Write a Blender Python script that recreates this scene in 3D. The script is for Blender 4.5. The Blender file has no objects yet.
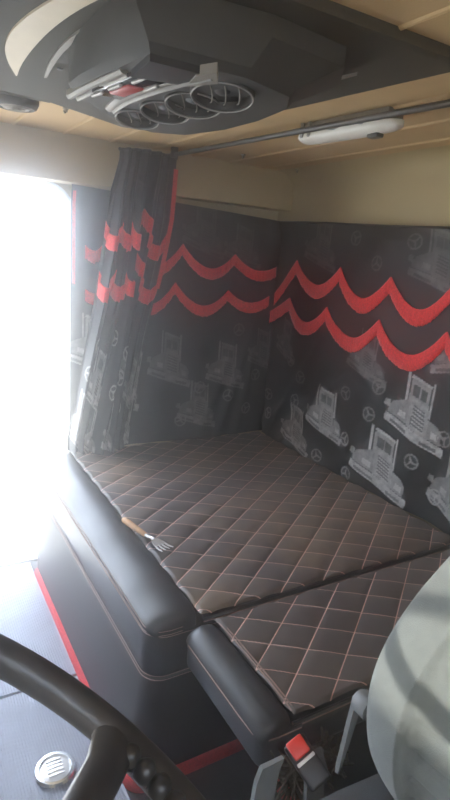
import bpy, bmesh, math, random
import numpy as np
from mathutils import Vector, Matrix

random.seed(4); RNG = np.random.default_rng(4)
SC = bpy.context.scene
COL = SC.collection
PI = math.pi
GLARE, GLARE_G = .21, .958

# ------------------------------------------------------------------ camera frame
# X runs to the rear of the cab, Y across to the passenger door, Z up (metres, floor = 0)
CAM = np.array([0.0, 0.0, 1.32])
F_PX = 560.0
ROT = np.array([[0.864, 0.062, -0.500], [-0.498, 0.255, -0.829], [0.075, 0.965, 0.251]])
_u, _s, _v = np.linalg.svd(ROT); ROT = _u @ _v

def at(px, py, axis, val):
    """the point seen at pixel (px, py) on the plane axis = val"""
    d = ROT @ np.array([px - 225.0, -(py - 400.0), -F_PX])
    i = 'xyz'.index(axis)
    return CAM + d * ((val - CAM[i]) / d[i])

# ------------------------------------------------------------------ materials
def nmat(name):
    m = bpy.data.materials.new(name); m.use_nodes = True
    nt = m.node_tree
    b = nt.nodes['Principled BSDF']
    return m, nt, b

def lin(c):
    return tuple(((x / 12.92) if x <= 0.04045 else ((x + 0.055) / 1.055) ** 2.4) for x in c)

def mat(name, col, rough=0.5, var=0.12, scale=30.0, bump=0.0, bscale=200.0, metal=0.0, spec=0.5, sheen=0.0, coat=0.0):
    m, nt, b = nmat(name)
    N = nt.nodes; L = nt.links
    tc = N.new('ShaderNodeTexCoord')
    nz = N.new('ShaderNodeTexNoise'); nz.inputs['Scale'].default_value = scale; nz.inputs['Detail'].default_value = 4
    L.new(tc.outputs['Object'], nz.inputs['Vector'])
    mr = N.new('ShaderNodeMapRange'); mr.inputs['From Min'].default_value = 0.25; mr.inputs['From Max'].default_value = 0.75
    mr.inputs['To Min'].default_value = 1 - var; mr.inputs['To Max'].default_value = 1 + var
    L.new(nz.outputs['Fac'], mr.inputs['Value'])
    vm = N.new('ShaderNodeVectorMath'); vm.operation = 'SCALE'
    vm.inputs[0].default_value = col[:3]
    L.new(mr.outputs['Result'], vm.inputs['Scale'])
    L.new(vm.outputs['Vector'], b.inputs['Base Color'])
    b.inputs['Roughness'].default_value = rough
    b.inputs['Metallic'].default_value = metal
    b.inputs['Specular IOR Level'].default_value = spec
    if sheen: b.inputs['Sheen Weight'].default_value = sheen
    if coat: b.inputs['Coat Weight'].default_value = coat
    if bump:
        n2 = N.new('ShaderNodeTexNoise'); n2.inputs['Scale'].default_value = bscale; n2.inputs['Detail'].default_value = 3
        L.new(tc.outputs['Object'], n2.inputs['Vector'])
        bp = N.new('ShaderNodeBump'); bp.inputs['Strength'].default_value = bump; bp.inputs['Distance'].default_value = 0.002
        L.new(n2.outputs['Fac'], bp.inputs['Height']); L.new(bp.outputs['Normal'], b.inputs['Normal'])
    return m

def math_node(nt, op, a, b=None):
    n = nt.nodes.new('ShaderNodeMath'); n.operation = op
    for i, v in enumerate((a, b)):
        if v is None: continue
        if isinstance(v, (int, float)): n.inputs[i].default_value = v
        else: nt.links.new(v, n.inputs[i])
    return n.outputs[0]

def quilt_mat(name, ox, oy, dx, dy, dust):
    """dark quilted leatherette with pinkish diamond stitching and dust stains"""
    m, nt, b = nmat(name); N = nt.nodes; L = nt.links
    tc = N.new('ShaderNodeTexCoord'); sp = N.new('ShaderNodeSeparateXYZ'); L.new(tc.outputs['Object'], sp.inputs[0])
    xs = math_node(nt, 'DIVIDE', math_node(nt, 'SUBTRACT', sp.outputs['X'], ox), dx)
    ys = math_node(nt, 'DIVIDE', math_node(nt, 'SUBTRACT', sp.outputs['Y'], oy), dy)
    lines = []
    for op in ('ADD', 'SUBTRACT'):
        a = math_node(nt, op, xs, ys)
        f = math_node(nt, 'SUBTRACT', a, math_node(nt, 'ROUND', a))
        f = math_node(nt, 'ABSOLUTE', f)
        lines.append(math_node(nt, 'LESS_THAN', f, 0.016))
    ln = math_node(nt, 'MAXIMUM', lines[0], lines[1])
    nz = N.new('ShaderNodeTexNoise'); nz.inputs['Scale'].default_value = 3.2; nz.inputs['Detail'].default_value = 6; nz.inputs['Roughness'].default_value = .65
    L.new(tc.outputs['Object'], nz.inputs['Vector'])
    cr = N.new('ShaderNodeMapRange'); cr.inputs['From Min'].default_value = .45; cr.inputs['From Max'].default_value = .72
    cr.inputs['To Min'].default_value = 0.0; cr.inputs['To Max'].default_value = dust
    L.new(nz.outputs['Fac'], cr.inputs['Value'])
    mx = N.new('ShaderNodeMix'); mx.data_type = 'RGBA'
    mx.inputs['A'].default_value = (0.100, 0.086, 0.083, 1); mx.inputs['B'].default_value = (0.29, 0.215, 0.14, 1)
    L.new(cr.outputs['Result'], mx.inputs['Factor'])
    m2 = N.new('ShaderNodeMix'); m2.data_type = 'RGBA'; m2.inputs['B'].default_value = (0.80, 0.52, 0.44, 1)
    L.new(mx.outputs['Result'], m2.inputs['A']); L.new(ln, m2.inputs['Factor'])
    L.new(m2.outputs['Result'], b.inputs['Base Color'])
    b.inputs['Roughness'].default_value = .5
    n2 = N.new('ShaderNodeTexNoise'); n2.inputs['Scale'].default_value = 260; L.new(tc.outputs['Object'], n2.inputs['Vector'])
    bp = N.new('ShaderNodeBump'); bp.inputs['Strength'].default_value = .25; bp.inputs['Distance'].default_value = .001
    L.new(n2.outputs['Fac'], bp.inputs['Height']); L.new(bp.outputs['Normal'], b.inputs['Normal'])
    return m

def cloth_mat(name):
    """black satin drape; the woven grey motifs come from the cloth's own 'print' attribute"""
    m, nt, b = nmat(name); N = nt.nodes; L = nt.links
    at_ = N.new('ShaderNodeAttribute'); at_.attribute_name = 'print'
    tc = N.new('ShaderNodeTexCoord')
    nz = N.new('ShaderNodeTexNoise'); nz.inputs['Scale'].default_value = 45; nz.inputs['Detail'].default_value = 5
    L.new(tc.outputs['Object'], nz.inputs['Vector'])
    mr = N.new('ShaderNodeMapRange'); mr.inputs['From Min'].default_value = .3; mr.inputs['From Max'].default_value = .7
    mr.inputs['To Min'].default_value = .55; mr.inputs['To Max'].default_value = 1.1
    L.new(nz.outputs['Fac'], mr.inputs['Value'])
    f = math_node(nt, 'MULTIPLY', at_.outputs['Fac'], mr.outputs['Result'])
    mx = N.new('ShaderNodeMix'); mx.data_type = 'RGBA'
    mx.inputs['A'].default_value = (0.009, 0.0085, 0.0085, 1); mx.inputs['B'].default_value = (0.55, 0.53, 0.51, 1)
    L.new(f, mx.inputs['Factor']); L.new(mx.outputs['Result'], b.inputs['Base Color'])
    b.inputs['Roughness'].default_value = .55
    b.inputs['Specular IOR Level'].default_value = .3
    b.inputs['Sheen Weight'].default_value = .05
    return m

M = {}
M['cloth'] = cloth_mat('black_printed_satin')
M['fringe'] = mat('red_fringe', (0.80, 0.030, 0.028), .8, .25, 160, .6, 500, sheen=.3)
M['leather'] = mat('black_leatherette', (0.034, 0.034, 0.038), .38, .12, 25, .22, 320)
M['leather_panel'] = mat('black_leatherette_panel', (0.022, 0.021, 0.023), .55, .15, 18, .25, 320)
M['quilt_main'] = quilt_mat('quilted_leatherette', .760, 1.045, .136, .100, .75)
M['quilt_small'] = quilt_mat('quilted_leatherette_small', .720, .770, .133, .096, .18)
M['thread'] = mat('pink_thread', (0.34, 0.22, 0.18), .7, .2, 300)
M['red_carpet'] = mat('red_carpet', (0.50, 0.025, 0.03), .95, .25, 150, .8, 400)
M['rubber'] = mat('grey_rubber_mat', (0.25, 0.265, 0.32), .55, .12, 12, .1, 200)
M['floor'] = mat('dark_floor', (0.05, 0.05, 0.055), .8)
M['ceiling'] = mat('tan_headliner', (0.56, 0.38, 0.18), .75, .08, 8, .3, 260)
M['beige'] = mat('beige_panel', (0.45, 0.35, 0.185), .7, .06, 6)
M['panel_dark'] = mat('charcoal_overhead', (0.036, 0.031, 0.022), .85, .15, 14, .3, 300)
M['console'] = mat('charcoal_console', (0.036, 0.033, 0.028), .7, .15, 20, .15, 300)
M['black'] = mat('black_plastic', (0.015, 0.015, 0.016), .4)
M['silver'] = mat('silver_trim', (0.30, 0.285, 0.26), .5, .05, 40, metal=.6)
M['greytrim'] = mat('warm_grey_trim', (0.22, 0.195, 0.155), .55, .1, 20)
M['cream'] = mat('cream_trim', (0.62, 0.52, 0.36), .6, .06, 20)
M['white'] = mat('white_plastic', (0.80, 0.77, 0.68), .45, .04, 20)
M['chrome'] = mat('chrome', (0.75, 0.77, 0.78), .18, .05, 30, metal=1.0)
M['steel'] = mat('steel', (0.75, 0.74, 0.73), .45, .05, 80, metal=.6)
M['wood'] = mat('pale_wood', (0.55, 0.30, 0.13), .55, .25, 40)
M['wheel'] = mat('black_wheel_plastic', (0.020, 0.019, 0.019), .36, .12, 30, .08, 260)
M['seat'] = mat('grey_seat_fabric', (0.135, 0.150, 0.145), .95, .10, 60, .5, 700, sheen=.2)
M['seat_dark'] = mat('dark_seat_fabric', (0.06, 0.063, 0.068), .95, .10, 60, .4, 700)
M['seat_plastic'] = mat('grey_seat_plastic', (0.17, 0.18, 0.18), .5)
M['red_plastic'] = mat('red_button', (0.80, 0.045, 0.03), .35, .05)
M['webbing'] = mat('grey_belt_webbing', (0.17, 0.18, 0.18), .85, .15, 200)
M['straw'] = mat('dry_tangle', (0.055, 0.046, 0.03), .9, .5, 90)
M['ground'] = mat('pale_gravel', (0.65, 0.60, 0.52), .95, .12, 3)
M['display'] = mat('dark_glass', (0.02, 0.02, 0.022), .12)
M['emblem_red'] = mat('red_emblem', (0.45, 0.03, 0.03), .4)
M['doorwhite'] = mat('white_door_trim', (0.72, 0.72, 0.71), .5)

# ------------------------------------------------------------------ mesh helpers
class MB:
    def __init__(s): s.v = []; s.f = []; s.m = []; s.k = 0
    def add(s, verts, faces):
        o = len(s.v); s.v += [tuple(float(c) for c in p) for p in verts]
        s.f += [tuple(i + o for i in f) for f in faces]; s.m += [s.k] * len(faces)
        return s
    def box(s, x0, x1, y0, y1, z0, z1):
        return s.add([(x0,y0,z0),(x1,y0,z0),(x1,y1,z0),(x0,y1,z0),(x0,y0,z1),(x1,y0,z1),(x1,y1,z1),(x0,y1,z1)],
                     [(0,3,2,1),(4,5,6,7),(0,1,5,4),(1,2,6,5),(2,3,7,6),(3,0,4,7)])
    def rbox(s, x0, x1, y0, y1, z0, z1, r=.02, seg=4, mtx=None):
        bm = bmesh.new(); bmesh.ops.create_cube(bm, size=1)
        for v in bm.verts:
            v.co = Vector(((x0+x1)/2 + v.co.x*(x1-x0), (y0+y1)/2 + v.co.y*(y1-y0), (z0+z1)/2 + v.co.z*(z1-z0)))
        bmesh.ops.bevel(bm, geom=bm.edges[:], offset=r, segments=seg, profile=.5, affect='EDGES')
        if mtx is not None: bm.transform(mtx)
        bm.verts.index_update()
        s.add([v.co[:] for v in bm.verts], [[v.index for v in f.verts] for f in bm.faces]); bm.free()
        return s
    def loft(s, rings, closed=True, caps=True):
        n = len(rings[0]); V = [p for r in rings for p in r]; Fc = []
        for i in range(len(rings)-1):
            for j in range(n if closed else n-1):
                a = i*n+j; b = i*n+(j+1) % n
                Fc.append((a, b, b+n, a+n))
        if caps and closed:
            Fc.append(tuple(range(n-1, -1, -1))); Fc.append(tuple(range((len(rings)-1)*n, len(rings)*n)))
        return s.add(V, Fc)
    def tube(s, pts, r, n=10, closed=False):
        pts = [Vector(p) for p in pts]; rs = r if hasattr(r, '__len__') else [r]*len(pts)
        rings = []; up = None; m = len(pts)
        for i, p in enumerate(pts):
            if closed: t = pts[(i+1) % m] - pts[i-1]
            else: t = pts[min(i+1, m-1)] - pts[max(i-1, 0)]
            t.normalize()
            if up is None:
                up = Vector((0,0,1)) if abs(t.z) < .9 else Vector((1,0,0))
            a = t.cross(up).normalized(); b = a.cross(t).normalized(); up = b
            rings.append([p + a*math.cos(2*PI*k/n)*rs[i] + b*math.sin(2*PI*k/n)*rs[i] for k in range(n)])
        if closed: rings.append(rings[0]); return s.loft(rings, caps=False)
        return s.loft(rings)
    def lathe(s, prof, n=32, mtx=None):
        """prof: (radius, height) about local z"""
        rings = []
        for r, h in prof:
            ring = [Vector((r*math.cos(2*PI*k/n), r*math.sin(2*PI*k/n), h)) for k in range(n)]
            if mtx is not None: ring = [mtx @ p for p in ring]
            rings.append(ring)
        return s.loft(rings)
    def prism(s, poly, d):
        """closed polygon of 3-D points pushed along vector d"""
        n = len(poly); A = [Vector(p) for p in poly]; B = [p + Vector(d) for p in A]
        return s.add(A+B, [tuple(range(n-1,-1,-1)), tuple(range(n, 2*n))] + [(i, (i+1)%n, n+(i+1)%n, n+i) for i in range(n)])
    def grid(s, P):
        """P: array (nu, nv, 3)"""
        nu, nv = P.shape[:2]
        return s.add(P.reshape(-1, 3), [(i*nv+j, (i+1)*nv+j, (i+1)*nv+j+1, i*nv+j+1) for i in range(nu-1) for j in range(nv-1)])
    def build(s, name, mats, parent=None, smooth=35, fix=True, loc=None):
        me = bpy.data.meshes.new(name); me.from_pydata(s.v, [], s.f); me.update()
        mats = mats if isinstance(mats, (list, tuple)) else [mats]
        for k in mats: me.materials.append(M[k])
        if len(mats) > 1: me.polygons.foreach_set('material_index', s.m)
        if fix:
            bm = bmesh.new(); bm.from_mesh(me)
            bmesh.ops.recalc_face_normals(bm, faces=bm.faces[:]); bm.to_mesh(me); bm.free()
        if smooth:
            me.polygons.foreach_set('use_smooth', [True]*len(me.polygons))
            me.set_sharp_from_angle(angle=math.radians(smooth))
        o = bpy.data.objects.new(name, me); COL.objects.link(o)
        if parent: o.parent = parent; o.matrix_parent_inverse = Matrix.Translation(-Vector(parent.location))
        return o

def tag(o, label, cat=None, group=None, kind=None):
    if label: o['label'] = label
    if cat: o['category'] = cat
    if group: o['group'] = group
    if kind: o['kind'] = kind
    return o

def thing(name, label, cat, loc, group=None):
    e = bpy.data.objects.new(name, None); e.location = loc; e.empty_display_size = .05; COL.objects.link(e)
    return tag(e, label, cat, group)

def struct(o, label=None):
    o['kind'] = 'structure'
    if label: o['label'] = label
    return o

# ================================================================== SETTING
XR, YP, YD, ZC, XF = 1.53, 2.20, -0.45, 1.680, -1.05    # rear wall, passenger wall, driver wall, ceiling, front
struct(MB().box(XF, XR+.05, YD, 2.30, -.05, 0).build('floor', 'floor', smooth=0))

# ceiling: vinyl headliner with welted seams running across the cab
c = MB()
xs = []
seams = [k*.165 + .045 for k in range(-6, 10)]
prof = []
for sx in seams:
    for dx, dz in ((-.007, 0), (-.004, -.0035), (0, -.005), (.004, -.0035), (.007, 0)):
        prof.append((sx+dx, ZC+dz))
prof = [(XF-.1, ZC)] + prof + [(XR+.05, ZC)]
ys_ = np.linspace(YD-.05, 2.32, 12)
c.grid(np.array([[(x, y, z) for x, z in prof] for y in ys_]))
c.box(XF-.1, XR+.05, YD-.05, 2.32, ZC+.012, ZC+.06)
struct(c.build('ceiling', 'ceiling', smooth=20, fix=False), 'tan vinyl headliner with welted seams')

# rear wall with a soft radius into the ceiling
w = MB(); ring = [(XR, 0.0), (XR, 1.58)]
for k in range(7):
    a = k/6*PI/2; ring.append((XR-.09+.09*math.cos(a), 1.59+.09*math.sin(a)))
w.grid(np.array([[(x, y, z) for x, z in ring] for y in np.linspace(YD, 2.3, 6)]))
w.box(XR+.002, XR+.05, YD-.05, 2.32, 0, ZC+.05)
struct(w.build('wall_rear', 'beige', smooth=60, fix=False))

# passenger wall with the open doorway (rounded upper corners)
DX0, DX1, DZ = -.72, .60, 1.525
def door_outline(inset=0.0, r=.10, n=8):
    x0, x1, z1 = DX0-inset, DX1+inset, DZ+inset
    P = [(x1, 0.0)]
    P += [(x1-r+r*math.cos(k/n*PI/2), z1-r+r*math.sin(k/n*PI/2)) for k in range(n+1)]
    P += [(x0+r-r*math.sin(k/n*PI/2), z1-r+r*math.cos(k/n*PI/2)) for k in range(n+1)]
    P += [(x0, 0.0)]
    return P
inner = door_outline(); 
outer = [(XR+.05, 0.0)] + [(XR+.05, z) for z in np.linspace(.3, ZC+.02, 5)] 
w = MB()
n = len(inner)
def wall_out(p):
    x, z = p; cx, cz = (DX0+DX1)/2, .9
    return p
half = (n)//2
# faces: right jamb, header, left jamb as strips
top = ZC+.02
def strip(pts, fn):
    A = [(x, YP, z) for x, z in pts]; B = [fn(x, z) for x, z in pts]
    w.add(A+B, [(i, i+1, len(A)+i+1, len(A)+i) for i in range(len(A)-1)])
strip(inner[:2] + inner[2:10], lambda x, z: (XR+.05, YP, z))
w.add([(inner[9][0], YP, inner[9][1]), (XR+.05, YP, inner[9][1]), (XR+.05, YP, top), (XF-.1, YP, top), (XF-.1, YP, inner[10][1]), (inner[10][0], YP, inner[10][1])], [(0,1,2,3,4,5)])
strip(inner[10:], lambda x, z: (XF-.1, YP, z))
o = w.build('wall_passenger', 'beige', smooth=0, fix=False)
sm = o.modifiers.new('thick', 'SOLIDIFY'); sm.thickness = .10; sm.offset = 1
struct(o)
# make sure thickness goes outwards (+Y)
bb = [o.data.polygons[0].normal.y]; sm.offset = 1 if bb[0] > 0 else -1

# white door-frame seal round the opening, and the sill plate
P = door_outline(-.006)
struct(MB().tube([(x, YP-.006, z) for x, z in P], .011, 8).build('trim_1', 'doorwhite'), 'pale door seal round the open doorway')
struct(MB().rbox(DX0+.02, DX1-.02, 2.205, 2.31, -.03, .012, .006, 2).build('trim_2', 'steel'), 'metal door sill plate')
# driver side: lower door and pillar behind it; front: dash and windshield header (unseen, openings narrowed to shape the light)
SILL = 1.30  # driver window sill raised to keep daylight out of the cab
struct(MB().box(XF, XR+.05, YD-.05, YD, 0, SILL).box(.42, XR+.05, YD-.05, YD, SILL, ZC).box(XF, .42, YD-.05, YD, 1.55, ZC).build('wall_driver', 'beige', smooth=0))
WZ0, WZ1, WY = 1.265, 1.57, .66  # windshield slot cut low and closed off sideways to hold sun to the seat
struct(MB().box(XF-.1, XF, YD, 2.2, 0, WZ0).box(XF-.1, XF, YD, 2.3, WZ1, ZC).box(XF-.1, XF, WY, 2.3, WZ0, WZ1).build('wall_front', 'panel_dark', smooth=0))
struct(MB().box(-30, 30, -25, 40, -1.25, -1.1).build('ground', 'ground', smooth=0), 'pale sunlit yard outside the door')

# ================================================================== FLOOR MATS
def mat_mesh(x0, x1, y0, y1, z=.007, pitch=.0075):
    prof = []
    x = x0
    prof.append((x0, 0.0))
    while x < x1 - pitch:
        prof += [(x, z), (x+pitch*.5, z), (x+pitch*.58, z-.0028), (x+pitch*.92, z-.0028)]
        x += pitch
    prof += [(x1, z), (x1, 0.0)]
    return MB().loft([[(a, y, b+.001) for a, b in prof] for y in (y0, y1)], closed=True)
tag(mat_mesh(-.75, .425, 1.482, 2.19).build('floor_mat', 'rubber', smooth=0), 'grey ribbed rubber mat reaching the open doorway', 'floor mat')
tag(mat_mesh(-.75, .425, .30, 1.470).build('floor_mat', 'rubber', smooth=0), 'grey ribbed rubber mat under the steering wheel', 'floor mat')

p = at(55, 770, 'z', .01)  # round chrome-ringed cap in the floor
t = thing('floor_cap', 'small round chrome-ringed hatch set in the ribbed floor mat', 'cap', (p[0], p[1], .008))
T = Matrix.Translation((p[0], p[1], .008))
MB().lathe([(.050, 0), (.052, .004), (.048, .010), (.041, .011), (.039, .006), (.039, 0)], 40, T).build('ring', 'chrome', t)
o = MB().lathe([(.0388, 0), (.0388, .005), (.030, .009), (.012, .011), (0.001, .011)], 32, T)
for k in range(5):
    a = k*.5
    o.rbox(p[0]-.02, p[0]+.02, p[1]-.024+k*.011, p[1]-.019+k*.011, .016, .0205, .001, 1)
o.build('cover', 'steel', t)

# ================================================================== BUNK
BZ = .52
t = thing('bunk', 'wide black quilted bunk bed along the curtained walls, with pale diamond stitching', 'bunk', (1.0, 1.5, 0))
XB = .432                     # front face at the floor
YB0, YB1, XB1 = .965, 2.085, 1.462
def bunk_path(off, r=.05, n=8, yo=0.0):
    """plan of the visible faces: from the far front corner, round the near corner, to the rear wall"""
    x, y = XB+off, YB0+off+yo
    P = [(x, YB1)] + [(x, yy) for yy in np.linspace(YB1, y+r, 14)[1:-1]]
    P += [(x+r-r*math.cos(k/n*PI/2), y+r-r*math.sin(k/n*PI/2)) for k in range(n+1)]
    P += [(xx, y) for xx in np.linspace(x+r, XB1, 10)[1:]]
    return P
def sweep(levels, name, m, wob=0.0):
    rings = []
    for z, off in levels:
        rings.append([(x, y, z + wob*math.sin(7*y+2*x)) for x, y in bunk_path(off, yo=.06*max(0, .36-z)/.36)])
    return MB().loft(rings, closed=False).build(name, m, t, smooth=50)
base = sweep([(.02, .002), (.08, .004), (.2, .008), (.33, .012), (.362, .013), (.367, .018)], 'base_panel', 'leather_panel')
side = sweep([(.367, .018), (.372, .012), (.40, .010), (.45, .012), (.478, .017), (.483, .026), (.483, .05)], 'side_panel', 'leather')
# red carpet roll along the foot of the panel
MB().loft([[(x, y, z) for x, y in bunk_path(off, yo=.055)] for z, off in ((.0, .004), (.0, -.006), (.014, -.010), (.030, -.008), (.038, -.001), (.039, .010))], closed=False).build('red_edging', 'red_carpet', t, smooth=60)
# seam threads along the faces
for z, off in ((.374, .009), (.362, .010), (.474, .013)):
    th = MB(); 
    th.tube([(x, y, z) for x, y in bunk_path(off)], .0010, 5).build('seam_stitching', 'thread', t)
# padded front rail: cross-section lofted along Y, shrinking at the rounded near end
def rail_section(y, k):
    pts = [(.447,.484),(.440,.492),(.443,.502),(.456,.512),(.480,.521),(.508,.527),(.535,.529),(.552,.526),(.562,.518),(.566,.505),(.566,.484)]
    cx, cz = .505, .484
    return [(cx+(x-cx)*k, y, cz+(z-cz)*(k if k < 1 else 1)) for x, z in pts]
rings = []
ys_r = [.972, .974, .980, .990, 1.005, 1.03] + list(np.linspace(1.06, 2.05, 30)) + [2.070, 2.082, 2.086]
ks = [.55, .78, .9, .96, .99, 1.0] + [1.0]*30 + [.98, .9, .6]
for y, k in zip(ys_r, ks):
    r_ = rail_section(y, k)
    wv = .0015*math.sin(y*23) + .001*math.sin(y*51)
    rings.append([(x, yy, z + (wv if z > .5 else 0)) for x, yy, z in r_])
rail = MB().loft(rings).build('padded_rail', 'leather', t, smooth=60)
for dx, dz in ((.441, .4875), (.4415, .4975)):
    MB().tube([(.52, .9695, dz), (.49, .968, dz), (.465, .972, dz), (.448, .985, dz)] + [(dx-.0005, y, dz) for y in np.linspace(1.01, 2.08, 20)], .0010, 5).build('rail_stitching', 'thread', rail)
# quilted top
def quilt(x0, x1, y0, y1, z, ox, oy, dx, dy, step=.0052, amp=.008, edge=.006):
    nx, ny = int((x1-x0)/step)+1, int((y1-y0)/step)+1
    Xg, Yg = np.meshgrid(np.linspace(x0, x1, nx), np.linspace(y0, y1, ny), indexing='ij')
    a = (Xg-ox)/dx + (Yg-oy)/dy; b = (Xg-ox)/dx - (Yg-oy)/dy
    h = amp*np.sqrt(np.abs(np.sin(PI*a)*np.sin(PI*b)) + 1e-6)
    d = np.minimum(np.minimum(Xg-x0, x1-Xg), np.minimum(Yg-y0, y1-Yg))
    k = np.clip(d/edge, 0, 1); drop = (1-np.sqrt(1-(1-k)**2))*edge*.8
    wav = .003*np.sin(3.1*Xg+1.3)*np.sin(4.3*Yg)
    return np.stack([Xg, Yg, z - amp*.6 + h - drop + wav*np.clip(d/.06, 0, 1)], -1)
MB().grid(quilt(.566, XB1, .968, YB1, BZ+.002, .760, 1.045, .136, .100)).build('quilted_top', 'quilt_main', t, smooth=180, fix=False)
# piping round the near edge of the top and along the back
MB().tube([(x, .968, .506) for x in np.linspace(.57, XB1, 12)], .006, 8).build('piping', 'leather', t)
MB().tube([(x, .963, .500) for x in np.linspace(.57, XB1, 12)], .0015, 5).build('edge_stitching', 'thread', t)
# hidden core that carries the top
MB().box(.475, XB1-.003, 1.035, YB1-.003, .01, .50).build('core', 'leather_panel', t, smooth=0)

# ------------------------------------------------------------------ small seat cushion next to the driver
t = thing('bunk_cushion', 'smaller black quilted cushion box between the bunk and the driver seat', 'cushion', (.95, .78, .41))
MB().rbox(.512, 1.40, .632, .942, .418, .500, .022, 5).build('cushion_body', 'leather', t)
MB().grid(quilt(.586, 1.395, .640, .944, .519, .720, .770, .133, .096, amp=.006, edge=.006)).build('quilted_top', 'quilt_small', t, smooth=180, fix=False)
rings = []
for y, k in [(.634,.6),(.637,.82),(.645,.94),(.66,.99)] + [(v, 1) for v in np.linspace(.69, .88, 9)] + [(.915,.99),(.932,.94),(.941,.8),(.944,.6)]:
    pts = [(.514,.47),(.510,.485),(.513,.498),(.524,.510),(.540,.518),(.556,.521),(.572,.519),(.583,.510),(.587,.497),(.587,.47)]
    rings.append([(.537+(x-.537)*k, y, .47+(z-.47)*k) for x, z in pts])
pe = MB().loft(rings).build('padded_edge', 'leather', t, smooth=60)
for o_ in (.0, .006):
    MB().tube([(.588+o_, y, .5215-abs(y-.79)**4*14) for y in np.linspace(.65, .935, 14)], .0015, 5).build('edge_stitching', 'thread', pe)
MB().tube([(.60, .6315, .489), (.55, .6318, .489), (.53, .634, .489), (.518, .645, .488), (.5115, .66, .487)] + [(.5100, y, .487) for y in np.linspace(.70, .92, 8)], .0016, 5).build('front_stitching', 'thread', t)
MB().tube([(x, .634, .503) for x in np.linspace(.58, 1.39, 12)], .004, 7).build('piping', 'leather', t)
MB().tube([(x, .6308, .498) for x in np.linspace(.60, 1.39, 12)], .0013, 5).build('edge_stitching', 'thread', t)
MB().rbox(.78, 1.38, .74, .935, .0, .41, .012, 2).build('support_box', 'leather_panel', t)
MB().loft([[(.770, .94, z), (.770, .735, z), (1.38, .735, z)] for z in (0.0, .04)] + [[(.785, .94, .045), (.785, .745, .045), (1.38, .745, .045)]], closed=False).build('red_edging', 'red_carpet', t)

# ------------------------------------------------------------------ fork lying on the bunk
a = Vector((.5475, 1.440, .538)); b = Vector((.573, 1.327, .538)); e = Vector((.600, 1.232, .5335))
t = thing('fork', 'steel fork with a pale wooden handle lying on the bunk edge', 'fork', a)
d = (b-a); L_ = d.length; d.normalize()
MB().tube([a, a+d*.006, a+d*.03, a+d*.08, a+d*(L_-.004), b], [.005, .0085, .0095, .0085, .007, .005], 12).build('handle', 'wood', t)
d2 = (e-b).normalized(); s2 = d2.cross(Vector((0,0,1))).normalized(); up = Vector((0,0,1))
hd = MB()
hd.tube([b-d*.004, b+d2*.012, b+d2*.026+up*.004, b+d2*.038+up*.003], [.0045, .0038, .0042, .006], 8)
rr = []
for s_, w_ in ((.036,.006),(.044,.013),(.056,.0165),(.066,.018)):
    q = b+d2*s_+up*(.003-.06*max(0, s_-.04))
    rr.append([q-s2*w_+up*.0015, q+s2*w_+up*.0015, q+s2*w_-up*.0012, q-s2*w_-up*.0012])
hd.loft(rr)
for k in range(4):
    w_ = -.0155 + k*.0103
    q = b+d2*.064+s2*w_+up*.0012
    hd.tube([q, q+d2*.016+s2*w_*.12-up*.001, q+d2*.034+s2*w_*.25+up*.002], [.0026, .0024, .0012], 6)
hd.build('fork_head', 'steel', t)

# ================================================================== CURTAINS
# woven motifs: a bonneted truck and a ring emblem, as filled polygons on the unit square (x right, y up)
TRUCK = [
    ([(.30,.42),(.34,.42),(.34,1.04),(.30,1.04)], .85), ([(.72,.50),(.755,.50),(.755,1.02),(.72,1.02)], .8),
    ([(.36,.46),(.71,.42),(.70,.92),(.66,.97),(.41,.99),(.37,.94)], .50),
    ([(.41,.72),(.53,.71),(.53,.88),(.42,.89)], .08), ([(.55,.71),(.66,.70),(.66,.86),(.55,.88)], .08),
    ([(.36,.97),(.71,.93),(.72,.97),(.38,1.02)], .75),
    ([(.05,.30),(.40,.26),(.42,.60),(.34,.62),(.12,.50),(.06,.40)], .45),
    ([(.40,.24),(.74,.18),(.73,.60),(.68,.66),(.46,.69),(.41,.62)], .62),
    ([(.46,.28),(.68,.24),(.675,.56),(.47,.60)], .12),
] + [([(.47,.28+.055*k),(.68,.24+.055*k),(.68,.262+.055*k),(.47,.302+.055*k)], .8) for k in range(6)] + [
    ([(.74,.20),(.93,.18),(.95,.34),(.88,.44),(.74,.48)], .48),
    ([(.79,.24),(.90,.23),(.91,.32),(.80,.34)], .95), ([(.22,.33),(.36,.31),(.36,.41),(.23,.42)], .95),
    ([(.0,.16),(.55,.06),(.98,.02),(1.0,.16),(.56,.21),(.02,.29)], .80),
    ([(.10,.17),(.42,.11),(.42,.16),(.10,.22)], .18), ([(.66,.07),(.90,.06),(.90,.11),(.66,.12)], .18),
    ([(-.02,.40),(.07,.38),(.08,.50),(.0,.50)], .6),
]
def poly_mask(x, y, P):
    ins = np.zeros(x.shape, bool); n = len(P)
    for i in range(n):
        x0, y0 = P[i]; x1, y1 = P[(i+1) % n]
        if y0 == y1: continue
        c_ = ((y0 > y) != (y1 > y)) & (x < (x1-x0)*(y-y0)/(y1-y0)+x0)
        ins ^= c_
    return ins
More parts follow.
